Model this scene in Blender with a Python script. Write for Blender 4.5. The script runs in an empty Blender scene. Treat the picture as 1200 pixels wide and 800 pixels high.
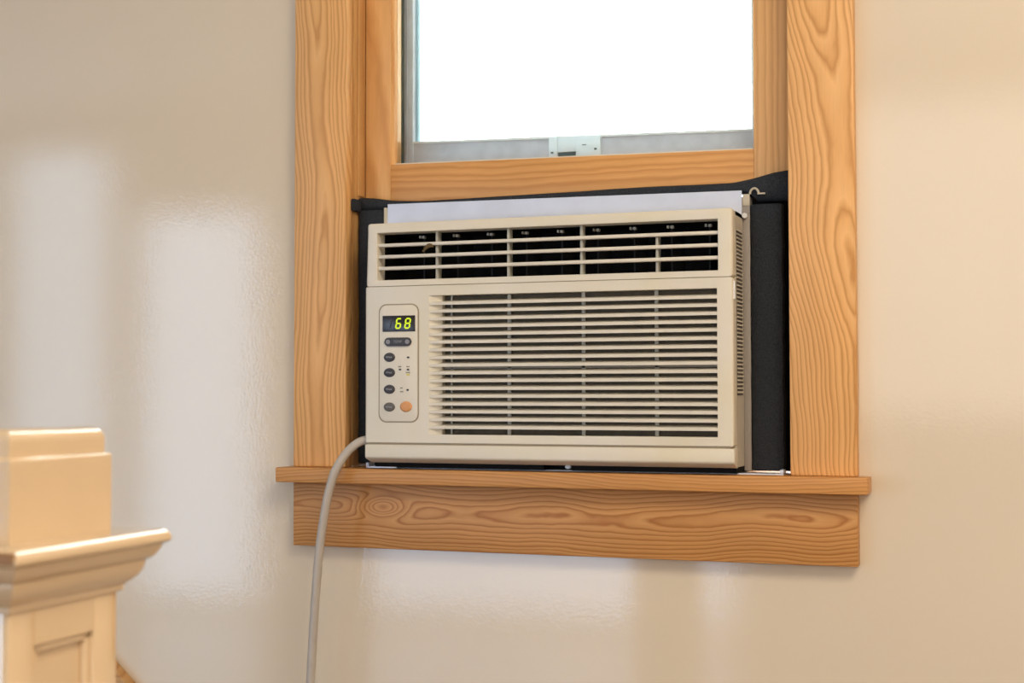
import bpy, bmesh, math, random
from mathutils import Vector, Matrix
random.seed(7)
C = bpy.context.scene.collection
sc = bpy.context.scene
Z0 = 0.95                      # height of the window stool above the floor; "h" heights below are measured from the stool

# ------------------------------------------------------------------ camera
F, YAW, PITCH, ROLL = 1697.94, 0.3471, 0.03522, -0.0012
cd = bpy.data.cameras.new('camera'); cam = bpy.data.objects.new('camera', cd); C.objects.link(cam)
cd.sensor_width = 36; cd.lens = F / 1200 * 36; cd.clip_start = 0.05
fw = Vector((-math.sin(YAW) * math.cos(PITCH), math.cos(YAW) * math.cos(PITCH), math.sin(PITCH)))
rt = Vector((math.cos(YAW), math.sin(YAW), 0)); up = rt.cross(fw)
r2 = math.cos(ROLL) * rt + math.sin(ROLL) * up; u2 = -math.sin(ROLL) * rt + math.cos(ROLL) * up
m = Matrix((r2, u2, -fw)).transposed().to_4x4(); m.translation = (0.56087, -1.7088, 0.09757 + Z0)
cam.matrix_world = m
cd.dof.use_dof = True; cd.dof.focus_distance = 1.78; cd.dof.aperture_fstop = 7.5
sc.camera = cam

# ------------------------------------------------------------------ view, sky, lights
sc.view_settings.view_transform = 'Standard'; sc.view_settings.look = 'None'
sc.view_settings.exposure = 0.08; sc.view_settings.gamma = 1.0; sc.view_settings.use_curve_mapping = False
W = bpy.data.worlds.new('overcast_sky'); sc.world = W; W.use_nodes = True
nt = W.node_tree; bg = nt.nodes['Background']
tc = nt.nodes.new('ShaderNodeTexCoord'); nz = nt.nodes.new('ShaderNodeTexNoise'); rp = nt.nodes.new('ShaderNodeValToRGB')
nz.inputs['Scale'].default_value = 14; nz.inputs['Detail'].default_value = 4
rp.color_ramp.elements[0].position = .30; rp.color_ramp.elements[0].color = (.150, .155, .158, 1)
rp.color_ramp.elements[1].position = .46; rp.color_ramp.elements[1].color = (1, 1, 1, 1)
nt.links.new(tc.outputs['Generated'], nz.inputs['Vector']); nt.links.new(nz.outputs['Fac'], rp.inputs['Fac'])
nt.links.new(rp.outputs['Color'], bg.inputs['Color']); bg.inputs['Strength'].default_value = 9

def area(name, loc, aim, sx, sy, watts, col):
    l = bpy.data.lights.new(name, 'AREA'); l.shape = 'RECTANGLE'; l.size = sx; l.size_y = sy; l.energy = watts; l.color = col
    o = bpy.data.objects.new(name, l); C.objects.link(o); o.location = loc
    o.rotation_euler = Vector(aim).to_track_quat('-Z', 'Y').to_euler(); return o
# daylight through the pair of tall glass doors behind and left of the camera, a window on the right, a ceiling lamp
area('daylight_door', (-4.17, -4.48, 1.17), (0, 1, 0), .58, 2.24, 20, (.57, .77, 1))
area('daylight_door', (-3.34, -4.48, .99), (0, 1, 0), .66, 1.90, 25, (.58, .77, 1))
area('low_cool_fill', (-1.55, -4.48, .42), (0, 1, 0), 1.7, .75, 21, (.54, .73, 1))  # added fill with no known window, cools the lower wall and front panel
area('daylight_window_right', (2.58, -1.9, 1.6), (-1, 0, 0), 1.5, 1.3, 8, (1, .88, .72))
area('ceiling_lamp', (1.3, -1.5, 2.44), (0, .25, -1), 1.0, 1.0, 42, (1, .87, .67))
area('daylight_window_rear', (.9, -4.48, 1.6), (0, 1, 0), 2.2, 1.3, 24, (1, .93, .82))

# ------------------------------------------------------------------ materials
def lin(r, g, b):
    f = lambda c: (c / 255 / 12.92) if c / 255 <= .04045 else ((c / 255 + .055) / 1.055) ** 2.4
    return (f(r), f(g), f(b), 1)
def pbr(name, col, rough=.5, metal=0, bump=0, bscale=200, vary=0, vscale=8, spec=.5, dark=None):
    M = bpy.data.materials.new(name); M.use_nodes = True; t = M.node_tree; p = t.nodes['Principled BSDF']
    p.inputs['Base Color'].default_value = col; p.inputs['Roughness'].default_value = rough
    p.inputs['Metallic'].default_value = metal; p.inputs['Specular IOR Level'].default_value = spec
    geo = t.nodes.new('ShaderNodeNewGeometry')
    if vary:
        n = t.nodes.new('ShaderNodeTexNoise'); n.inputs['Scale'].default_value = vscale; n.inputs['Detail'].default_value = 5
        t.links.new(geo.outputs['Position'], n.inputs['Vector'])
        x = t.nodes.new('ShaderNodeMix'); x.data_type = 'RGBA'
        d = dark or tuple(c * (1 - vary) for c in col[:3]) + (1,)
        x.inputs['A'].default_value = d; x.inputs['B'].default_value = col
        rr = t.nodes.new('ShaderNodeMapRange'); rr.inputs['From Min'].default_value = .35; rr.inputs['From Max'].default_value = .6
        t.links.new(n.outputs['Fac'], rr.inputs['Value']); t.links.new(rr.outputs['Result'], x.inputs['Factor'])
        t.links.new(x.outputs['Result'], p.inputs['Base Color'])
    if bump:
        n = t.nodes.new('ShaderNodeTexNoise'); n.inputs['Scale'].default_value = bscale; n.inputs['Detail'].default_value = 3
        t.links.new(geo.outputs['Position'], n.inputs['Vector'])
        b = t.nodes.new('ShaderNodeBump'); b.inputs['Strength'].default_value = 1; b.inputs['Distance'].default_value = bump
        t.links.new(n.outputs['Fac'], b.inputs['Height']); t.links.new(b.outputs['Normal'], p.inputs['Normal'])
    return M
class NB:                                    # tiny math-node writer
    def __init__(s, t): s.t = t
    def v(s, sock, x):
        if hasattr(x, 'links') or hasattr(x, 'is_linked'): s.t.links.new(x, sock)
        else: sock.default_value = x
    def m(s, op, a, b=0., c=0.):
        n = s.t.nodes.new('ShaderNodeMath'); n.operation = op
        for i, x in enumerate((a, b, c)): s.v(n.inputs[i], x)
        return n.outputs[0]
    def vec(s, x, y, z):
        n = s.t.nodes.new('ShaderNodeCombineXYZ')
        for i, q in enumerate((x, y, z)): s.v(n.inputs[i], q)
        return n.outputs[0]
    def noise(s, v, scale, detail=2):
        n = s.t.nodes.new('ShaderNodeTexNoise'); n.inputs['Scale'].default_value = scale; n.inputs['Detail'].default_value = detail
        s.t.links.new(v, n.inputs['Vector']); return n.outputs['Fac']
def wood(name, axis, a0, depth=.03, pitch=.0046, warp=.035, wfreq=2.2, seed=0., tint=1., knots=(), contrast=1., slope=0., hue=(1, 1, 1)):
    """plain-sawn fir: growth rings around a wandering pith, cut by the board; axis = direction of the grain"""
    M = bpy.data.materials.new(name); M.use_nodes = True; t = M.node_tree; p = t.nodes['Principled BSDF']; N = NB(t)
    g = t.nodes.new('ShaderNodeNewGeometry'); sx = t.nodes.new('ShaderNodeSeparateXYZ'); t.links.new(g.outputs['Position'], sx.inputs[0])
    X, Y, Z = sx.outputs; Z = N.m('SUBTRACT', Z, Z0)
    along, across = (Z, X) if axis == 'z' else (X, Z)
    la = N.m('ADD', along, seed)
    w1 = N.m('SUBTRACT', N.noise(N.vec(la, N.m('MULTIPLY', across, .6), seed), wfreq, 1), .5)
    w2 = N.m('SUBTRACT', N.noise(N.vec(N.m('MULTIPLY', la, 5), N.m('MULTIPLY', across, 16), seed), 1.6, 2), .5)
    w3 = N.m('SUBTRACT', N.noise(N.vec(N.m('MULTIPLY', la, 1.3), seed, 3.7), wfreq * 1.3, 1), .5)
    D = N.m('ADD', N.m('MULTIPLY_ADD', w1, warp * 2, depth), N.m('MULTIPLY', Y, .6))
    for (ka, kc, ra, rc, h) in knots:
        q = N.m('ADD', N.m('POWER', N.m('ABSOLUTE', N.m('DIVIDE', N.m('SUBTRACT', along, ka), ra)), 2.), N.m('POWER', N.m('ABSOLUTE', N.m('DIVIDE', N.m('SUBTRACT', across, kc), rc)), 2.))
        D = N.m('ADD', D, N.m('MULTIPLY', N.m('EXPONENT', N.m('MULTIPLY', q, -1.)), h))
    ac = N.m('ADD', N.m('SUBTRACT', across, a0), N.m('MULTIPLY_ADD', w3, .05, N.m('MULTIPLY', along, slope)))
    r = N.m('SQRT', N.m('ADD', N.m('MULTIPLY', ac, ac), N.m('MULTIPLY', D, D)))
    r = N.m('MULTIPLY_ADD', w2, .0045, r)
    w4 = N.m('SUBTRACT', N.noise(N.vec(N.m('MULTIPLY', la, 26), N.m('MULTIPLY', across, 60), seed), 1, 2), .5)
    r = N.m('MULTIPLY_ADD', w4, .0030, r)
    w5 = N.m('SUBTRACT', N.noise(N.vec(r, seed, 1.7), 110, 1), .5)
    r = N.m('MULTIPLY_ADD', w5, pitch * 1.2, r)
    s = N.m('FRACT', N.m('DIVIDE', r, pitch))
    ra = t.nodes.new('ShaderNodeValToRGB'); t.links.new(s, ra.inputs[0]); cr = ra.color_ramp
    def tc_(c): return tuple(x * tint * h for x, h in zip(lin(*c)[:3], hue)) + (1,)
    L, Mi, Dk = (228, 179, 120), (217, 165, 105), (184, 124, 68)
    L = tuple(int(Mi[i] + (L[i] - Mi[i]) * min(1, contrast + .25)) for i in range(3))
    Dk = tuple(int(Mi[i] + (Dk[i] - Mi[i]) * contrast) for i in range(3))
    cr.elements[0].position = 0; cr.elements[0].color = tc_(Mi)
    cr.elements[1].position = .12; cr.elements[1].color = tc_(L)
    for ps, cc in ((.55, Mi), (.84, Dk), (1., Mi)):
        e = cr.elements.new(ps); e.color = tc_(cc)
    fib = N.noise(N.vec(N.m('MULTIPLY', along, 25), N.m('MULTIPLY', across, 700), N.m('MULTIPLY', Y, 700)), 1, 2)
    big = N.noise(N.vec(N.m('MULTIPLY', la, 3), N.m('MULTIPLY', across, 14), seed), 1.5, 2)
    k = N.m('MULTIPLY', N.m('MULTIPLY_ADD', fib, .18, .91), N.m('MULTIPLY_ADD', big, .3, .85))
    mx = t.nodes.new('ShaderNodeMix'); mx.data_type = 'RGBA'; mx.blend_type = 'MULTIPLY'; mx.inputs['Factor'].default_value = 1
    cb = t.nodes.new('ShaderNodeCombineColor')
    for i in range(3): t.links.new(k, cb.inputs[i])
    t.links.new(ra.outputs[0], mx.inputs['A']); t.links.new(cb.outputs[0], mx.inputs['B']); t.links.new(mx.outputs['Result'], p.inputs['Base Color'])
    p.inputs['Roughness'].default_value = .42; p.inputs['Specular IOR Level'].default_value = .35
    b = t.nodes.new('ShaderNodeBump'); b.inputs['Distance'].default_value = .0003; b.inputs['Strength'].default_value = .5
    t.links.new(fib, b.inputs['Height']); t.links.new(b.outputs['Normal'], p.inputs['Normal'])
    return M
def glass(name, ior=1.45):
    M = bpy.data.materials.new(name); M.use_nodes = True; t = M.node_tree; t.nodes.remove(t.nodes['Principled BSDF'])
    a = t.nodes.new('ShaderNodeBsdfTransparent'); g = t.nodes.new('ShaderNodeBsdfGlossy'); g.inputs['Roughness'].default_value = .02
    a.inputs['Color'].default_value = (.96, .985, .975, 1)
    f = t.nodes.new('ShaderNodeFresnel'); f.inputs['IOR'].default_value = ior; x = t.nodes.new('ShaderNodeMixShader')
    t.links.new(f.outputs[0], x.inputs[0]); t.links.new(a.outputs[0], x.inputs[1]); t.links.new(g.outputs[0], x.inputs[2])
    t.links.new(x.outputs[0], t.nodes['Material Output'].inputs[0]); return M

WALL = pbr('wall_paint', lin(227, 212.4, 192), .06, bump=.00007, bscale=280, vary=.03, vscale=1.5, spec=.5)
CEIL = pbr('ceiling_paint', lin(240, 236, 228), .7)
FLOORM = pbr('floor_oak', lin(128, 100, 76), .14, vary=.2, vscale=6)
W_CL = wood('fir_casing_left', 'z', -.33, .012, .0050, .030, 2.0, 1.3, 1.12, contrast=.55)
W_CR = wood('fir_casing_right', 'z', .41, .03, .0050, .036, 3.0, 5.1, 1.16, contrast=.65, slope=.16)
W_ST = wood('fir_stool', 'x', -.045, .02, .0042, .012, 1.0, 2.2, .84, contrast=.5, hue=(1.02, .90, .76))
W_AP = wood('fir_apron', 'x', -.050, .016, .0046, .036, 3.0, 9.4, .76, knots=((-.2357, -.050, .034, .014, .030),), contrast=.95, hue=(1.02, .90, .76))
W_SR = wood('fir_sash_rail', 'x', .33, .03, .0062, .012, 1.2, 4.0, .96, contrast=.38, hue=(1.02, .93, .82))
W_SS = wood('fir_sash_stile', 'z', -.30, .10, .0085, .05, 1.0, 6.5, 1.16, contrast=.35, hue=(1.0, 1.03, 1.06))
W_JB = wood('fir_jamb', 'z', .0, .20, .009, .03, 1.0, 3.1, .9, contrast=.4)
W_SK = wood('fir_skirt', 'x', .0, .10, .009, .03, 1.0, 8.1, .80, contrast=.5)
PLAS = pbr('aged_cream_plastic', lin(227, 220, 207), .42, vary=.07, vscale=9, dark=lin(225, 216, 194))
PLAS2 = pbr('cream_plastic_slats', lin(226, 219, 205), .45, vary=.06, vscale=25)
PANEL = pbr('control_panel_plastic', lin(228, 221, 207), .45)
GROOVE = pbr('panel_outline', lin(160, 146, 124), .6)
RIBD = pbr('brown_grey_plastic', lin(150, 143, 132), .6); RIBM = pbr('grey_rib_plastic', lin(176, 174, 164), .5)
BLACK = pbr('black_interior', lin(13, 13, 15), .8, spec=.2)
VANE = pbr('dark_vane_plastic', lin(22, 24, 28), .6, spec=.3)
FILT = pbr('filter_mesh', lin(92, 86, 76), .95, spec=.1, vary=.2, vscale=60)
BUT = pbr('dark_button_rubber', lin(66, 66, 74), .5, vary=.25, vscale=400)
BUTG = pbr('grey_button_rubber', lin(104, 102, 100), .55, vary=.25, vscale=400)
ORG = pbr('orange_button', lin(224, 160, 104), .5, vary=.12, vscale=300)
PRINT = pbr('grey_print', lin(122, 116, 100), .6)
PRINTW = pbr('pale_print', lin(140, 140, 150), .6)
YEL = pbr('yellow_print', lin(214, 204, 104), .6)
LEDK = pbr('indicator_dark', lin(44, 40, 36), .4)
DISP = pbr('display_window', lin(38, 32, 38), .25)
SEGOFF = pbr('unlit_segment', lin(58, 50, 56), .4)
SEG = bpy.data.materials.new('lit_segment'); SEG.use_nodes = True
_p = SEG.node_tree.nodes['Principled BSDF']; _p.inputs['Base Color'].default_value = (0, 0, 0, 1)
_p.inputs['Emission Color'].default_value = lin(222, 240, 20); _p.inputs['Emission Strength'].default_value = 1.0
STEEL = pbr('galvanised_steel', lin(213, 220, 238), .42, .25, vary=.06, vscale=30)  # blue in the base colour stands in for reflected cool daylight
CASEM = pbr('case_paint', lin(204, 194, 178), .5, vary=.08, vscale=40)
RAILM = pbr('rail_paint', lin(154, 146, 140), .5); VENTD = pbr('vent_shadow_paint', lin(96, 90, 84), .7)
RAILL = pbr('light_rail_paint', lin(196, 186, 166), .5)
WHITEM = pbr('white_metal', lin(232, 234, 238), .35)
FOAM = pbr('charcoal_foam', lin(54, 58, 65), .95, bump=.0012, bscale=900, vary=.35, vscale=500, spec=.2)
CORD = pbr('grey_cord_vinyl', lin(190, 182, 174), .5, vary=.05, vscale=60)
ALU = pbr('storm_aluminium', lin(204, 205, 216), .5, .2, vary=.1, vscale=60)
ALUB = pbr('bluish_aluminium', lin(168, 200, 216), .45, .2)
ALUD = pbr('dark_gasket', lin(78, 96, 100), .5)
LATM = pbr('latch_plastic', lin(232, 242, 252), .45)
GLS = glass('window_glass'); CAULK = pbr('pale_bead', lin(222, 214, 196), .5)
CREAM = pbr('newel_cream_paint', lin(225, 197, 160), .08, bump=.00012, bscale=60, vary=.04, vscale=12, spec=.95)
CREAM.node_tree.nodes['Principled BSDF'].inputs['Coat Weight'].default_value = 1; CREAM.node_tree.nodes['Principled BSDF'].inputs['Coat Roughness'].default_value = .06
CREAMD = pbr('brown_edge_paint', lin(150, 108, 62), .5)
SCRAP = pbr('dead_leaf', lin(96, 78, 46), .8)
GRASS = pbr('outside_ground', lin(120, 132, 96), .9, vary=.3, vscale=2)

# ------------------------------------------------------------------ mesh helpers
def root_loc(o):
    v = Vector((0, 0, 0))
    while o is not None: v += o.location; o = o.parent
    return v
def obj(name, bm, mat, parent=None, smooth=False, label=None):
    """one mesh object; shapes are written in stool-relative heights and moved to the world here"""
    bmesh.ops.recalc_face_normals(bm, faces=bm.faces)
    for v in bm.verts: v.co.z += Z0
    if parent is None:
        xs = [v.co for v in bm.verts]
        off = Vector(((min(v.x for v in xs) + max(v.x for v in xs)) / 2, (min(v.y for v in xs) + max(v.y for v in xs)) / 2, min(v.z for v in xs)))
    else: off = root_loc(parent)
    for v in bm.verts: v.co -= off
    me = bpy.data.meshes.new(name); bm.to_mesh(me); bm.free()
    if smooth:
        for p in me.polygons: p.use_smooth = True
        me.set_sharp_from_angle(angle=math.radians(40))
    me.materials.append(mat); o = bpy.data.objects.new(name, me); C.objects.link(o)
    if parent is None: o.location = off
    else: o.parent = parent
    if label: o['label'] = label
    return o
def empty(name, loc, parent=None):
    o = bpy.data.objects.new(name, None); o.empty_display_size = .05; C.objects.link(o)
    o.location = (loc[0], loc[1], loc[2] + Z0) if parent is None else loc
    if parent: o.parent = parent
    return o
def tag(o, label, cat, group=None, kind=None):
    o['label'] = label; o['category'] = cat
    if group: o['group'] = group
    if kind: o['kind'] = kind
    return o
def struct(o): o['kind'] = 'structure'; return o
def new(): return bmesh.new()
def merge(dst, src):
    me = bpy.data.meshes.new('tmp'); src.to_mesh(me); src.free(); dst.from_mesh(me); bpy.data.meshes.remove(me)
def box(bm, x0, x1, y0, y1, z0, z1, bev=0, seg=2):
    t = bmesh.new(); bmesh.ops.create_cube(t, size=1)
    for v in t.verts: v.co = ((x0 + x1) / 2 + v.co.x * (x1 - x0), (y0 + y1) / 2 + v.co.y * (y1 - y0), (z0 + z1) / 2 + v.co.z * (z1 - z0))
    if bev: bmesh.ops.bevel(t, geom=list(t.edges), offset=bev, segments=seg, affect='EDGES', profile=.5)
    merge(bm, t); return bm
def prism(bm, pts, axis, a, b, bev=0):
    """extrude a 2-D outline along an axis: 'x' pts=(y,z), 'y' pts=(x,z), 'z' pts=(x,y)"""
    def P(p, w): return {'x': (w, p[0], p[1]), 'y': (p[0], w, p[1]), 'z': (p[0], p[1], w)}[axis]
    t = bmesh.new(); A = [t.verts.new(P(p, a)) for p in pts]; B = [t.verts.new(P(p, b)) for p in pts]; n = len(pts)
    t.faces.new(A); t.faces.new(B[::-1])
    for i in range(n): t.faces.new((A[i], A[(i + 1) % n], B[(i + 1) % n], B[i]))
    if bev: bmesh.ops.bevel(t, geom=list(t.edges), offset=bev, segments=2, affect='EDGES', profile=.5)
    merge(bm, t); return bm
def rrect(x0, x1, z0, z1, r, n=6):
    out = []
    for cx, cz, a0 in ((x1 - r, z1 - r, 0), (x0 + r, z1 - r, 90), (x0 + r, z0 + r, 180), (x1 - r, z0 + r, 270)):
        for k in range(n + 1):
            a = math.radians(a0 + 90 * k / n); out.append((cx + r * math.cos(a), cz + r * math.sin(a)))
    return out
def ell(cx, cz, rx, rz, n=28): return [(cx + rx * math.cos(2 * math.pi * k / n), cz + rz * math.sin(2 * math.pi * k / n)) for k in range(n)]
def dome(bm, cx, cz, rx, rz, y, h, n=28, rings=4):
    """button: an elliptical dome facing the room (-y)"""
    base = [bm.verts.new((px, y, pz)) for px, pz in ell(cx, cz, rx, rz, n)]; prev = base
    for k in range(1, rings + 1):
        a = math.pi / 2 * k / rings * .85; s = math.cos(a) * .55 + .45; yy = y - h * math.sin(a)
        if k == rings: s *= .8
        cur = [bm.verts.new((cx + (v.co.x - cx) * s, yy, cz + (v.co.z - cz) * s)) for v in base]
        for i in range(n): bm.faces.new((prev[i], prev[(i + 1) % n], cur[(i + 1) % n], cur[i]))
        prev = cur
    bm.faces.new(prev); bm.faces.new(base[::-1]); return bm
def tube(bm, pts, rad, n=12, cap=True):
    """round tube along points; rad = number or function of 0..1"""
    P = [Vector(p) for p in pts]; rings = []; prev = None
    for i, p in enumerate(P):
        d = (P[min(i + 1, len(P) - 1)] - P[max(i - 1, 0)]).normalized()
        if prev is None: a = d.orthogonal().normalized()
        else: a = (prev - d * prev.dot(d)).normalized()
        prev = a; b = d.cross(a); r = rad(i / (len(P) - 1)) if callable(rad) else rad
        rings.append([bm.verts.new(p + (a * math.cos(2 * math.pi * k / n) + b * math.sin(2 * math.pi * k / n)) * r) for k in range(n)])
    for i in range(len(rings) - 1):
        for k in range(n): bm.faces.new((rings[i][k], rings[i][(k + 1) % n], rings[i + 1][(k + 1) % n], rings[i + 1][k]))
    if cap: bm.faces.new(rings[0][::-1]); bm.faces.new(rings[-1])
    return bm
def spline(pts, n=12):
    P = [Vector(p) for p in pts]; P = [2 * P[0] - P[1]] + P + [2 * P[-1] - P[-2]]; out = []
    for i in range(1, len(P) - 2):
        for k in range(n):
            t = k / n; a, b, c, d = P[i - 1:i + 3]
            out.append(.5 * ((2 * b) + (c - a) * t + (2 * a - 5 * b + 4 * c - d) * t * t + (3 * b - 3 * c + d - a) * t ** 3))
    return out + [P[-2]]
def plate(xs, zs, holes, y0, y1):
    """slab y0..y1 over a grid of cells, leaving out the cells in holes"""
    bm = bmesh.new(); nx, nz_ = len(xs) - 1, len(zs) - 1; V = {}
    def vt(i, j, k):
        if (i, j, k) not in V: V[i, j, k] = bm.verts.new((xs[i], (y0, y1)[k], zs[j]))
        return V[i, j, k]
    full = lambda i, j: 0 <= i < nx and 0 <= j < nz_ and (i, j) not in holes
    for i in range(nx):
        for j in range(nz_):
            if not full(i, j): continue
            for k in (0, 1): bm.faces.new((vt(i, j, k), vt(i + 1, j, k), vt(i + 1, j + 1, k), vt(i, j + 1, k)))
            for (di, dj, a, b) in ((-1, 0, (i, j), (i, j + 1)), (1, 0, (i + 1, j), (i + 1, j + 1)), (0, -1, (i, j), (i + 1, j)), (0, 1, (i, j + 1), (i + 1, j + 1))):
                if not full(i + di, j + dj): bm.faces.new((vt(*a, 0), vt(*b, 0), vt(*b, 1), vt(*a, 1)))
    bmesh.ops.recalc_face_normals(bm, faces=bm.faces); return bm
def bevel_where(bm, pred, off, seg=2):
    es = [e for e in bm.edges if len(e.link_faces) == 2 and e.calc_face_angle(0) > .5 and pred(e.verts[0].co, e.verts[1].co)]
    if es: bmesh.ops.bevel(bm, geom=es, offset=off, segments=seg, affect='EDGES', profile=.5, clamp_overlap=True)
def near(a, b, e=1e-4): return abs(a - b) < e

# ------------------------------------------------------------------ room shell
HW = .2887                                   # half width of the window opening
WY = .019                                    # wall face (the casing faces are at y = 0)
OPT = 1.20                                   # top of the opening
RX0, RX1, RY0, CEZ = -4.8, 2.6, -4.5, 1.55
b = plate([RX0, -HW - .02, HW + .02, RX1], [-Z0, -.02, OPT + .02, CEZ], {(1, 1)}, WY, .16); struct(obj('wall_back', b, WALL))
b = new(); box(b, RX0 - .1, RX0, RY0, .16, -Z0, CEZ); struct(obj('wall_left', b, WALL))
b = new(); box(b, RX1, RX1 + .1, RY0, .16, -Z0, CEZ); struct(obj('wall_right', b, WALL))
b = new(); box(b, RX0 - .1, RX1 + .1, RY0 - .1, RY0, -Z0, CEZ); struct(obj('wall_front', b, WALL))
b = new(); box(b, RX0 - .1, RX1 + .1, RY0 - .1, .16, -Z0 - .1, -Z0); struct(obj('floor', b, FLOORM))
b = new(); box(b, RX0 - .1, RX1 + .1, RY0 - .1, .16, CEZ, CEZ + .1); struct(obj('ceiling', b, CEIL))
# sloping skirt board along the wall, running down to the right behind the newel
tz = lambda x: -.2769 - .887 * (x + .6498)
b = new(); prism(b, [(-2.6, tz(-2.6)), (.109, -Z0), (-.16, -Z0), (-2.6, tz(-2.6) - .24)], 'y', WY - .018, WY, .002); struct(obj('trim_1', b, W_SK))

# ------------------------------------------------------------------ window_1
win = empty('window_1', (0, 0, 0)); struct(win)
CW = .0769
b = new(); box(b, -HW - CW, -HW, 0, WY, .0002, OPT, .0018); obj('casing', b, W_CL, win, True)
b = new(); box(b, HW, HW + CW, 0, WY, .0002, OPT, .0018); obj('casing', b, W_CR, win, True)
b = new(); box(b, -HW - CW, HW + CW, 0, WY, OPT + .0005, OPT + CW, .0018); obj('casing', b, W_ST, win, True)
ST = .0192
b = new(); prism(b, [(-.3794, -.0231), (.3794, -.0231), (.3794, WY), (HW, WY), (HW, .15), (-HW, .15), (-HW, WY), (-.3794, WY)], 'z', -ST, 0, .0014)
obj('stool', b, W_ST, win, True)
b = new(); box(b, -HW - CW, HW + CW, .0005, WY, -.1037, -ST - .0003, .0016); obj('apron', b, W_AP, win, True)
for s in (-1, 1):
    b = new(); box(b, min(s * HW, s * (HW + .02)), max(s * HW, s * (HW + .02)), WY, .17, 0, OPT); obj('jamb', b, W_JB, win)
    b = new(); box(b, min(s * HW, s * (HW - .0022)), max(s * HW, s * (HW - .0022)), .032, .052, .36, OPT, .0008); obj('stop_bead', b, W_JB, win)
b = new(); box(b, -HW - .02, HW + .02, WY, .17, OPT, OPT + .02); obj('jamb', b, W_JB, win)
b = new(); box(b, -HW - .05, HW + .05, .16, .24, -.05, -.003); obj('sill', b, CAULK, win)
# raised lower sash: stiles, rails, beads, glass
sash = empty('sash', (0, 0, 0), win)
SY0, SY1 = .055, .090
ZL, ZR = .4033, .3958                        # the bottom rail's top edge, left and right
SB = .346
SXL, SXR = -.2500, .2385
shear = lambda x: ZL + (ZR - ZL) * (x - SXL) / (SXR - SXL)
b = new(); box(b, -HW + .0012, SXL, SY0, SY1, SB, OPT - .01, .0012); obj('stile', b, W_SS, sash, True)
b = new(); box(b, SXR, HW - .0065, SY0, SY1, SB, OPT - .01, .0012); obj('stile', b, W_SS, sash, True)
b = new(); prism(b, [(SXL, SB), (SXR, SB), (SXR, ZR), (SXL, ZL)], 'y', SY0 + .0004, SY1, .0008); obj('rail', b, W_SR, sash, True)
b = new(); box(b, SXL, SXR, SY0, SY1, OPT - .06, OPT - .011, .001); obj('rail', b, W_SR, sash, True)
b = new(); prism(b, [(SXL, SY0 + .004), (SXL + .0035, SY0 + .005), (SXL + .005, SY0 + .011), (SXL + .0042, SY0 + .0105), (SXL + .0042, .067), (SXL, .067)], 'z', .395, OPT - .06); obj('glazing_bead', b, W_SS, sash)
b = new(); prism(b, [(SXR, SY0 + .005), (SXR - .002, SY0 + .008), (SXR - .003, SY0 + .012), (SXR - .003, .074), (SXR, .074)], 'z', .39, OPT - .06); obj('glazing_bead', b, CAULK, sash)
b = new(); prism(b, [(SXL, ZL), (SXR, ZR), (SXR, ZR + .0022), (SXL, ZL + .0022)], 'y', SY0 + .006, .073); obj('glazing_bead', b, CAULK, sash)
b = new(); box(b, SXL, SXR, .074, .078, .385, OPT - .055); obj('glass', b, GLS, sash)
# outer storm window in its aluminium frame, with a slide latch
storm = empty('storm_window', (0, 0, 0), win)
YS = .11
b = new(); box(b, -.2885, -.2552, YS - .001, YS + .03, .36, OPT); obj('gasket', b, ALUD, storm)
b = new(); box(b, -.2552, -.2417, YS, YS + .03, .36, OPT, .001); box(b, -.2508, -.2502, YS - .001, YS + .01, .36, OPT); obj('storm_stile', b, ALU, storm, True)
b = new(); box(b, -.2420, -.2385, YS + .010, YS + .03, .42, OPT, .001); obj('screen_edge', b, ALUB, storm, True)
b = new(); box(b, .2262, .2885, YS, YS + .03, .36, OPT, .001); obj('storm_stile', b, ALU, storm, True)
TL, TR = .4425, .4312; trz = lambda x: TL + (TR - TL) * (x + .235) / .46
b = new(); prism(b, [(-.2425, .36), (.2262, .36), (.2262, trz(.2262) - .003), (-.2425, trz(-.2425) - .003)], 'y', YS + .002, YS + .03); obj('storm_rail', b, ALU, storm)
b = new(); prism(b, [(-.2425, trz(-.2425) - .003), (.2262, trz(.2262) - .003), (.2262, trz(.2262)), (-.2425, trz(-.2425))], 'y', YS, YS + .03); obj('rail_lip', b, WHITEM, storm)
b = new(); box(b, -.24, .228, YS + .014, YS + .017, .43, OPT); obj('glass', b, GLS, storm)
b = new(); box(b, -.0436, -.032, YS - .004, YS + .004, .409, .4365, .001); box(b, -.032, -.006, YS - .002, YS + .004, .4155, .4355, .0008); box(b, -.006, .0275, YS - .004, YS + .004, .4075, .4345, .001)
obj('latch', b, LATM, storm, True)
b = new(); box(b, -.031, -.007, YS - .001, YS + .003, .4105, .4150); box(b, -.0405, -.037, YS - .0048, YS, .414, .4160); box(b, .0195, .0228, YS - .0048, YS, .4155, .4180); box(b, .003, .0085, YS - .0046, YS, .4225, .4235)
obj('latch_slot', b, ALUD, storm)

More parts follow.
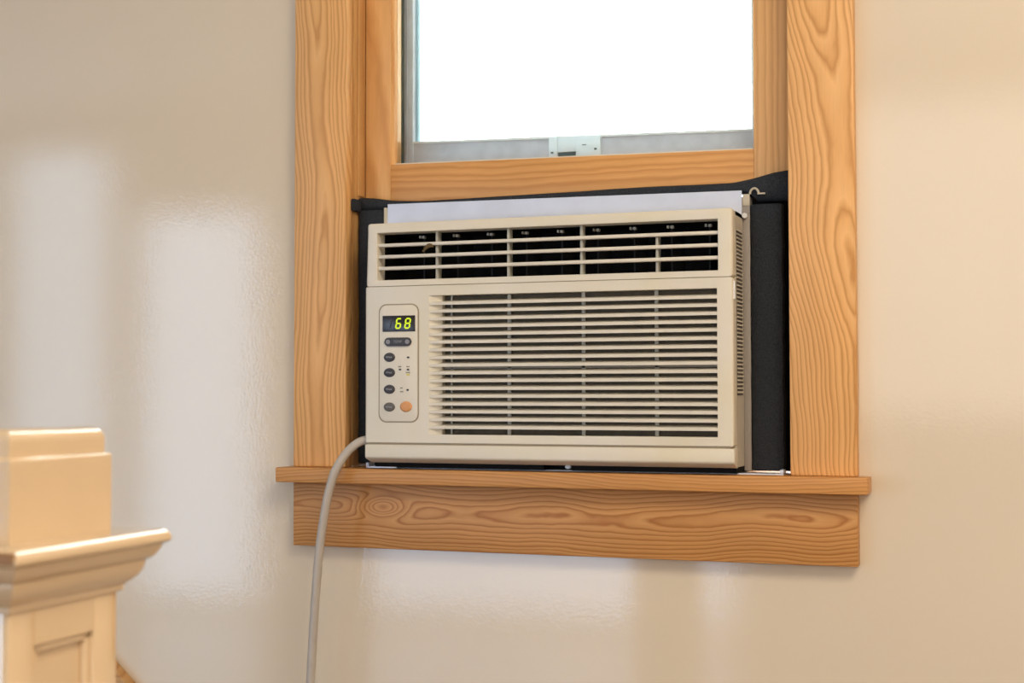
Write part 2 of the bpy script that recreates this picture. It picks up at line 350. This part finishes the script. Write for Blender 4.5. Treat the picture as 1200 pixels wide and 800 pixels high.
# ------------------------------------------------------------------ foam strips packed round the air conditioner
def foam_post(x0, x1, y0, y1, z0, z1, seed):
    bm = new(); n = 20; m = 26; rnd = random.Random(seed); rings = []
    cx, cy = (x0 + x1) / 2, (y0 + y1) / 2
    for j in range(m + 1):
        z = z0 + (z1 - z0) * j / m; w = rnd.uniform(-.0006, .0006); ring = []
        for k in range(n):
            a = 2 * math.pi * k / n; c, s = math.cos(a), math.sin(a); q = (abs(c) ** 4 + abs(s) ** 4) ** -.25
            ring.append(bm.verts.new((cx + (x1 - x0) / 2 * c * q + w, cy + (y1 - y0) / 2 * s * q + w * .6, z)))
        rings.append(ring)
    for j in range(m):
        for k in range(n): bm.faces.new((rings[j][k], rings[j][(k + 1) % n], rings[j + 1][(k + 1) % n], rings[j + 1][k]))
    bm.faces.new(rings[0][::-1]); bm.faces.new(rings[-1]); return bm
fr = obj('foam_strip', foam_post(.2376, .2768, .028, .058, .0045, .3240, 1), FOAM, None, True)
tag(fr, 'thick upright charcoal foam strip to the right of the air conditioner', 'foam strip', 'foam strips sealing the window gap')
fl = obj('foam_strip', foam_post(-.2872, -.2490, .028, .058, .0045, .3395, 2), FOAM, None, True)
tag(fl, 'upright charcoal foam strip in the dark gap left of the air conditioner', 'foam strip', 'foam strips sealing the window gap')
# the long strip squeezed under the sash
def ptop(x): return .3466 + (.3420 - .3466) * (x + .243) / .471
bm = new(); rings = []; M_ = 60; n = 16
ctrl = [(-.288, .0115), (-.27, .0105), (-.235, .0055), (-.20, .0040), (-.15, .0048), (-.05, .0070), (.03, .0085), (.06, .0098), (.12, .0108), (.18, .0108), (.215, .0112), (.24, .0155), (.265, .022), (.284, .0245)]
def hh(x):
    for (a, p), (c, q) in zip(ctrl, ctrl[1:]):
        if a <= x <= c: return p + (q - p) * (x - a) / (c - a)
    return ctrl[-1][1]
for i in range(M_ + 1):
    x = -.288 + .572 * i / M_; h = hh(x); lo = ptop(x) - .003 - (.010 if x > .2385 else 0) + (.0 if x > -.24 else -.004); hi = ptop(x) + h
    cz, rz = (lo + hi) / 2, (hi - lo) / 2; ring = []
    for k in range(n):
        a = 2 * math.pi * k / n; c, s = math.cos(a), math.sin(a); q = (abs(c) ** 3 + abs(s) ** 3) ** (-1 / 3)
        ring.append(bm.verts.new((x, .0455 + .0110 * c * q, cz + rz * s * q)))
    rings.append(ring)
for j in range(M_):
    for k in range(n): bm.faces.new((rings[j][k], rings[j][(k + 1) % n], rings[j + 1][(k + 1) % n], rings[j + 1][k]))
bm.faces.new(rings[0][::-1]); bm.faces.new(rings[-1])
ft = obj('foam_strip', bm, FOAM, None, True)
tag(ft, 'long wavy charcoal foam strip squeezed under the sash above the silver plate', 'foam strip', 'foam strips sealing the window gap')
b = new(); box(b, -.2886, -.2822, .0125, .034, .3375, .3540, .002); obj('folded_end', b, FOAM, ft, True)

# ------------------------------------------------------------------ the air conditioner
ac = empty('air_conditioner', (-.007, -.02, .0))
tag(ac, 'cream window air conditioner with louvered grille showing 68 on its display', 'air conditioner')
AX0, AX1, YF, YB = -.2440, .2296, -.0350, -.0120
# upper bezel with the discharge opening
b = plate([AX0 + .0012, -.2273, .2118, AX1 - .0006], [.2330, .2405, .3008, .3134], {(1, 1)}, YF, YB)
for v in b.verts:
    if v.co.x < AX0 + .01 and v.co.z > .25: v.co.x += .0016
out = lambda a, c: all(near(p.x, q, .004) for p in (a, c) for q in ([AX0 + .002] if a.x < 0 else [AX1])) or (near(a.z, .3134) and near(c.z, .3134))
bevel_where(b, lambda a, c: out(a, c), .0036, 3)
bevel_where(b, lambda a, c: near(a.y, YF) and near(c.y, YF) and -.2275 < a.x < .212 and .2404 < a.z < .301 and -.2275 < c.x < .212 and .2404 < c.z < .301, .0012, 2)
obj('upper_bezel', b, PLAS, ac, True)
# lower front panel with the intake opening and its fading left ends
b = plate([AX0, -.1555, .2106, AX1 - .0004], [.0342, .0452, .2196, .2322], {(1, 1)}, YF, YB)
bevel_where(b, lambda a, c: (near(a.x, c.x) and (near(a.x, AX0) or near(a.x, AX1 - .0004))), .0032, 3)
bevel_where(b, lambda a, c: near(a.y, YF) and near(c.y, YF) and near(a.z, c.z) and (near(a.z, .0342) or near(a.z, .2322)), .0008, 1)
prism(b, [(-.1555, YF + .0003), (-.1425, YF + .0066), (-.1408, YF + .0085), (-.1408, YB), (-.1555, YB)], 'z', .0452, .2196)
obj('front_panel', b, PLAS, ac, True)
b = new(); prism(b, [(YF, .0318), (YF, .0162), (YF + .0016, .0142), (YF + .0165, .0094), (YF + .019, .0085), (YB, .0085), (YB, .0318)], 'x', AX0 + .0002, AX1 + .0002, .0008); obj('bottom_strip', b, PLAS, ac, True)
b = new(); box(b, AX0 + .003, AX1 - .004, YF + .002, YB - .001, .0312, .0347); box(b, AX0 + .004, AX1 - .004, YF + .002, YB - .001, .2318, .2334); obj('seam_backing', b, GROOVE, ac)
b = new(); box(b, AX1 - .0008, AX1 + .0016, YF + .004, YF + .0066, .2065, .2280, .0005); obj('side_strip', b, WHITEM, ac)  # small white strip on the right side of the bezel
# discharge grille
for z in (.2853, .2707, .2558):
    b = new(); box(b, -.2290, .2135, YF + .0030, YF + .0105, z - .0022, z + .0022, .0012); obj('discharge_slat', b, PLAS2, ac, True)
for i, x in enumerate((-.1482, -.0523, .0424, .1368)):
    b = new(); box(b, x - .0017, x + .0017, YF + .0075, YF + .020, .2395, .2850 if i == 3 else .3022, .0008); obj('divider', b, RIBM, ac, True)
b = new(); box(b, -.2262, .2110, .045, .05, .236, .306); box(b, -.2262, .211, YB, .05, .3015, .306); box(b, -.2262, .211, YB, .05, .234, .2400)
box(b, -.2300, -.2262, YB, .05, .234, .306); box(b, .2108, .214, YB, .05, .234, .306); obj('duct', b, BLACK, ac)
for k in range(9):
    x = -.178 + .0465 * k
    b = new(); prism(b, [(x, .000), (x + .0018, .000), (x + .009, .034), (x + .0072, .034)], 'z', .2415, .2985); v = obj('air_vane', b, VANE, ac)
    b = new(); box(b, x - .0040, x - .0012, -.006, -.001, .2955, .2990, .0006); box(b, x + .0008, x + .0046, -.008, -.001, .2950, .2985, .0006); obj('vane_pin', b, RIBM, v)
# intake grille
NS, P0, P1 = 18, .0452, .2196
for k in range(1, NS):
    z = P0 + (P1 - P0) * k / NS - .0006
    b = new(); prism(b, [(YF + .0002, z - .0019), (YF + .0002, z + .0014), (YF + .0010, z + .0020), (YF + .0125, z + .0042), (YF + .0125, z + .0028)], 'x', -.1548, .2112)
    obj('intake_slat', b, PLAS2, ac)
for x in (-.1300, -.0530, .0432, .1345):
    b = new(); box(b, x - .0022 if x > -.1 else x - .001, x + .0022 if x > -.1 else x + .001, YF + .0128, YF + .0158, .044, .222); obj('grille_rib', b, RIBM, ac)
b = new(); box(b, -.142, .2115, YF + .0128, YF + .0158, .1275, .1350); obj('grille_rib', b, RIBD, ac)  # level rib in a browner grey than the upright ones
b = new(); box(b, -.1400, .2100, YF + .0162, YF + .0185, .0456, .2192); obj('filter', b, FILT, ac)
# control panel, display, buttons
PX0, PX1, PZ0, PZ1 = -.2247, -.1690, .0598, .2100
b = new(); prism(b, rrect(PX0, PX1, PZ0, PZ1, .0105), 'y', YF - .0003, YF + .002); obj('panel_outline', b, GROOVE, ac)
b = new(); prism(b, rrect(PX0 + .0017, PX1 - .0017, PZ0 + .0017, PZ1 - .0017, .0092), 'y', YF - .0012, YF + .002, .0004); cp = obj('control_panel', b, PANEL, ac, True)
YP = YF - .0012
b = new(); box(b, -.2187, -.1738, YP - .0009, YP + .001, .1748, .1950, .0005); dsp = obj('display', b, DISP, ac, True)
def seg7(cx, cz, w, h, on, mat, t=.0019, slant=.16, name='digit'):
    bm = new(); S = {'a': (0, h, 1), 'g': (0, h / 2, 1), 'd': (0, 0, 1), 'f': (0, h / 2, 0), 'e': (0, 0, 0), 'b': (w, h / 2, 0), 'c': (w, 0, 0)}
    for q in on:
        x, z, hor = S[q]
        if hor: pts = [(x + .0003, z), (x + t / 2, z + t / 2), (x + w - t / 2, z + t / 2), (x + w - .0003, z), (x + w - t / 2, z - t / 2), (x + t / 2, z - t / 2)]
        else: pts = [(x, z + .0003), (x + t / 2, z + t / 2), (x + t / 2, z + h / 2 - t / 2), (x, z + h / 2 - .0003), (x - t / 2, z + h / 2 - t / 2), (x - t / 2, z + t / 2)]
        prism(bm, [(cx + a + c * slant, cz + c) for a, c in pts], 'y', YP - .0013, YP - .0006)
    return obj(name, bm, mat, dsp, label='lit yellow-green digit' if mat is SEG else None)
seg7(-.2003, .1790, .0060, .0120, 'afgedc', SEG); seg7(-.1878, .1790, .0062, .0120, 'abcdefg', SEG)
seg7(-.2140, .1790, .0060, .0120, 'bc', SEGOFF, name='unlit_digit')
b = new(); prism(b, rrect(-.2157, -.1785, .1563, .1672, .0054, 8), 'y', YP - .0022, YP, .0009); tb = obj('button', b, BUT, ac, True, label='wide temperature rocker button')
def text(name, s, cx, cz, size, mat, parent, y):
    cu = bpy.data.curves.new(name, 'FONT'); cu.body = s; cu.size = size; cu.align_x = 'CENTER'; cu.align_y = 'CENTER'; cu.extrude = .0001
    o = bpy.data.objects.new(name, cu); C.objects.link(o); o.rotation_euler = (math.pi / 2, 0, 0); o.parent = parent
    o.location = Vector((cx, y, cz + Z0)) - root_loc(parent); cu.materials.append(mat)
    bpy.context.view_layer.update(); me = bpy.data.meshes.new_from_object(o.evaluated_get(bpy.context.evaluated_depsgraph_get()))
    n = bpy.data.objects.new(name, me); C.objects.link(n); n.parent = parent; n.location = o.location; n.rotation_euler = o.rotation_euler
    bpy.data.objects.remove(o); bpy.data.curves.remove(cu); n.name = name; return n
text('lettering', 'TEMP', -.1971, .1618, .0050, PRINTW, tb, YP - .0023)
for x in (-.2105, -.1838):
    b = new(); prism(b, ell(x, .1618, .0030, .0030, 16), 'y', YP - .0025, YP - .002); obj('rocker_mark', b, PRINTW, tb)
for z, mt in ((.1424, BUT), (.1230, BUT), (.1019, BUT), (.0795, BUTG)):
    bb = obj('button', dome(new(), -.2092, z, .0078, .0058, YP, .0022), mt, ac, True, label='grey oval button' if mt is BUTG else None)
    b = new()
    for dx in (-.0036, -.0014, .0008, .0028): box(b, -.2092 + dx, -.2092 + dx + .0013, YP - .0027, YP - .0019, z - .0007 - .0003 * (dx > 0), z + .0008 + .0004 * (dx < 0))
    obj('button_print', b, PRINTW, bb)
bo = obj('button', dome(new(), -.1862, .0800, .0084, .0068, YP, .0022), ORG, ac, True, label='orange power button')
for x, z in ((-.1833, .1420), (-.1945, .1268), (-.1835, .1268), (-.1840, .1010)):
    b = new(); prism(b, ell(x, z, .0017, .0012, 12), 'y', YP - .0007, YP + .0005); obj('indicator_light', b, LEDK, ac)
b = new()
for x, z, w in ((-.1948, .1303, .0044), (-.1836, .1303, .0046), (-.1836, .1228, .0060), (-.1926, .1034, .0034), (-.1922, .0988, .0046)):
    for q in range(4): box(b, x - w / 2 + w * q / 4, x - w / 2 + w * (q + .72) / 4, YP - .0002, YP + .0005, z - .0007, z + .0008 + .0002 * (q % 2))
obj('panel_print', b, PRINT, ac)
b = new(); prism(b, [(-.1866, .1213), (-.1806, .1213), (-.1822, .1190), (-.1850, .1190)], 'y', YP - .0002, YP + .0005); obj('panel_print', b, YEL, ac)
# steel case behind the bezel
b = new(); box(b, AX0 + .0015, -.2310, YB, .36, .0092, .3120); box(b, .2150, AX1 - .0012, YB, .36, .0092, .3120); box(b, AX0 + .0015, AX1 - .0012, YB, .36, .3075, .3122); box(b, AX0 + .0015, AX1 - .0012, .30, .36, .0092, .3120)
obj('case', b, CASEM, ac)
b = new(); box(b, AX0 + .002, -.012, YB + .002, .36, .0020, .0090); box(b, .024, AX1 - .002, YB + .002, .36, .0020, .0090); box(b, -.012, .024, YB + .022, .36, .0020, .0090); obj('base_pan', b, BLACK, ac)
b = new(); prism(b, ell(.0165, .0060, .0040, .0024, 14), 'y', YB + .010, YB + .021); obj('pan_disc', b, WHITEM, ac, label='white disc in the base slot')  # small white oval disc set in the base pan's slot
b = new(); box(b, AX1 - .0016, AX1 - .0008, -.0085, .0260, .094, .291); obj('vent_shade_plate', b, VENTD, ac)  # dark plate behind the louvers, its colour stands in for shade in the slits
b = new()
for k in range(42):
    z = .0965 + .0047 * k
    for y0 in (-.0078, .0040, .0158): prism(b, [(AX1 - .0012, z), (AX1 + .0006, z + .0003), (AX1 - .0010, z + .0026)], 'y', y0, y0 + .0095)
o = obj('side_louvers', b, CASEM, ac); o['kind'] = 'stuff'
# mounting hardware
b = new(); prism(b, [(-.2429, .3125), (.2280, .3125), (.2280, ptop(.228)), (-.2429, ptop(-.2429))], 'y', .0302, .0316, .0003); obj('top_plate', b, STEEL, ac, label='shiny silver mounting plate')
b = new(); box(b, .2286, .2372, .0335, .05, .003, .3133, .0006); box(b, .2180, .2372, .0335, .05, .3135, .3345); obj('side_rail', b, RAILM, ac, True)
b = new(); box(b, .2285, .2372, .0322, .0334, .3235, .3375, .0002); tube(b, [(.2378 + .0052 - .0052 * math.cos(a), .032, .3375 + .0065 * math.sin(a)) for a in [math.pi * k / 10 for k in range(11)]], .0014, 8); box(b, .2470, .2560, .0308, .0330, .3365, .3383); obj('hook', b, RAILL, ac, True)
b = new(); box(b, -.2480, -.2440, .0290, .045, .003, .3420, .0006); obj('side_rail', b, RAILL, ac, True)
b = new(); tube(b, [(.2318, .0300, .3110), (.2318, .0265, .3110)], .0032, 12); obj('screw', b, WHITEM, ac, True)
b = new(); box(b, -.2560, .2805, .0005, .0060, .0003, .0019, .0003); box(b, .2765, .2805, .0005, .0200, .0015, .0065, .0004); box(b, -.2590, -.2550, -.0005, .02, .0003, .0070, .0004); box(b, -.2500, -.2090, -.0150, -.0140, .0012, .0030, .0002); obj('mounting_rail', b, STEEL, ac, True)
for s in (-1, 1):
    b = new(); box(b, min(s * .2310, s * .2886), max(s * .2310, s * .2886), .0595, .066, .002, .350); obj('filler_panel', b, BLACK, ac)
# power cord
cpts = [(-.238, -.022, .0372), (-.2460, -.024, .0372), (-.2570, -.028, .0335), (-.2700, -.034, .0210), (-.2815, -.040, .0010), (-.2885, -.0415, -.0180), (-.2960, -.0420, -.050), (-.3040, -.042, -.100), (-.3105, -.041, -.165), (-.3155, -.040, -.235), (-.3195, -.039, -.31), (-.325, -.035, -.45), (-.33, -.03, -.62), (-.34, -.035, -.80), (-.36, -.06, -.915), (-.42, -.12, -.942), (-.52, -.10, -.943)]
b = tube(new(), spline(cpts, 8), .0056, 14); obj('power_cord', b, CORD, ac, True, label='thick grey power cord')
b = tube(new(), [(-.2400, -.022, .0372), (-.2462, -.024, .0372)], .0068, 14); obj('cord_grip', b, CORD, ac, True)
# scrap caught in the upper grille
b = new()
for i in range(7):
    t = i / 6; x = -.1640 + .0125 * t; z = .2762 + .0065 * math.sin(2.2 * t); w = .0022 * math.sin(math.pi * (t * .8 + .1)) + .0006
    box(b, x - .0013, x + .0013, YF + .0008 - .001 * math.sin(3 * t), YF + .0030, z - w, z + w, .0004)
s_ = obj('dead_leaf', b, SCRAP, None, True); tag(s_, 'small brown dry leaf scrap caught in the upper grille slats', 'leaf')

# ------------------------------------------------------------------ newel post at the left
NX1, NY0, NY1, NT = -.0355, -.9710, -.8595, .0260      # NT: post heights below are measured from just above the stool
NX0 = NX1 - .1115; nxc, nyc = (NX0 + NX1) / 2, (NY0 + NY1) / 2; H = .05575
newel = empty('newel_post', (nxc, nyc, -Z0))
tag(newel, 'cream painted square newel post with moulded cap and recessed panel at lower left', 'newel post')
def ringed(profile, hx, hy):
    """square profile wrapped round the post: list of (overhang, height)"""
    bm = new(); R = []
    for o, z in profile: R.append([bm.verts.new((nxc + sx * (hx + o), nyc + sy * (hy + o), NT + z)) for sx, sy in ((-1, -1), (1, -1), (1, 1), (-1, 1))])
    for i in range(len(R) - 1):
        for k in range(4): bm.faces.new((R[i][k], R[i][(k + 1) % 4], R[i + 1][(k + 1) % 4], R[i + 1][k]))
    bm.faces.new(R[0][::-1]); bm.faces.new(R[-1]); return bm
def arc(cx, cz, r, a0, a1, n=6): return [(cx + r * math.cos(math.radians(a0 + (a1 - a0) * k / n)), cz + r * math.sin(math.radians(a0 + (a1 - a0) * k / n))) for k in range(n + 1)]
b = new(); box(b, NX0 + .0075, NX1 - .0075, NY0 + .0075, NY1 - .0075, -Z0, NT - .05); obj('core', b, CREAM, newel)
PT, PB, SW, TOPF = NT - .0872, -.80, .0255, NT - .05
b = new()
for ax0, ax1 in ((NX1 - .009, NX1), (NX0, NX0 + .009)):
    box(b, ax0, ax1, NY0, NY0 + SW, -Z0, TOPF, .001); box(b, ax0, ax1, NY1 - SW, NY1, -Z0, TOPF, .001)
    box(b, ax0, ax1, NY0 + SW - .001, NY1 - SW + .001, PT, TOPF); box(b, ax0, ax1, NY0 + SW - .001, NY1 - SW + .001, -Z0, PB)
for ay0, ay1 in ((NY0, NY0 + .009), (NY1 - .009, NY1)):
    box(b, NX0 + .008, NX0 + SW, ay0, ay1, -Z0, TOPF); box(b, NX1 - SW, NX1 - .008, ay0, ay1, -Z0, TOPF)
    box(b, NX0 + SW - .001, NX1 - SW + .001, ay0, ay1, PT, TOPF); box(b, NX0 + SW - .001, NX1 - SW + .001, ay0, ay1, -Z0, PB)
obj('panel_frame', b, CREAM, newel, True)
b = new(); ya, yb = NY0 + SW, NY1 - SW         # bead inside the panel's frame
for q0, q1 in ((ya, ya + .006), (yb - .006, yb)): box(b, NX1 - .0080, NX1 - .0028, q0, q1, PB, PT - .001, .0015)
box(b, NX1 - .0080, NX1 - .0028, ya, yb, PT - .006, PT, .0015)
obj('panel_bead', b, CREAM, newel, True)
prof = [(.0, -.0645), (.0022, -.0641), (.0033, -.0623), (.0033, -.0603), (.0048, -.0586), (.0073, -.0568), (.0110, -.0524), (.0132, -.0476), (.0138, -.0440), (.0158, -.0429), (.0180, -.0410), (.0209, -.0366), (.0220, -.0334), (.0242, -.0323), (.0258, -.0312)]
prof += [(.0264, -.0300)] + [(.0178 + .0086 * math.cos(math.radians(a)), -.0290 + .0070 * math.sin(math.radians(a))) for a in range(0, 91, 10)] + [(.0080, -.0220)]
obj('cap_moulding', ringed(prof, H, H), CREAM, newel, True)
bl = [(-.0030, -.0227), (-.0030, .0275)] + arc(-.0062, .0280, .0032, 0, 90, 5) + [(-.0064, .0312), (-.0064, .0400)] + arc(-.0148, .0406, .0084, 0, 90, 8) + [(-.03, .0491)]
b = ringed(bl, H, H)
bevel_where(b, lambda p, q: abs(p.z - q.z) > .004 and near(p.x, q.x, .004), .003, 3)
obj('cap_block', b, CREAM, newel, True)
b = new(); box(b, NX1 - .025, NX1 + .0245, NY0 - .0270, NY0 - .0240, NT - .0305, NT - .0238, .0007); obj('brown_edge', b, CREAMD, newel, label='brown strip on the edge of the cap')  # thin brown strip along the near face of the cap
# ground outside
b = new(); box(b, -30, 30, 2, 60, -Z0 - 1.2, -Z0 - 1.0); o = obj('ground', b, GRASS); struct(o)
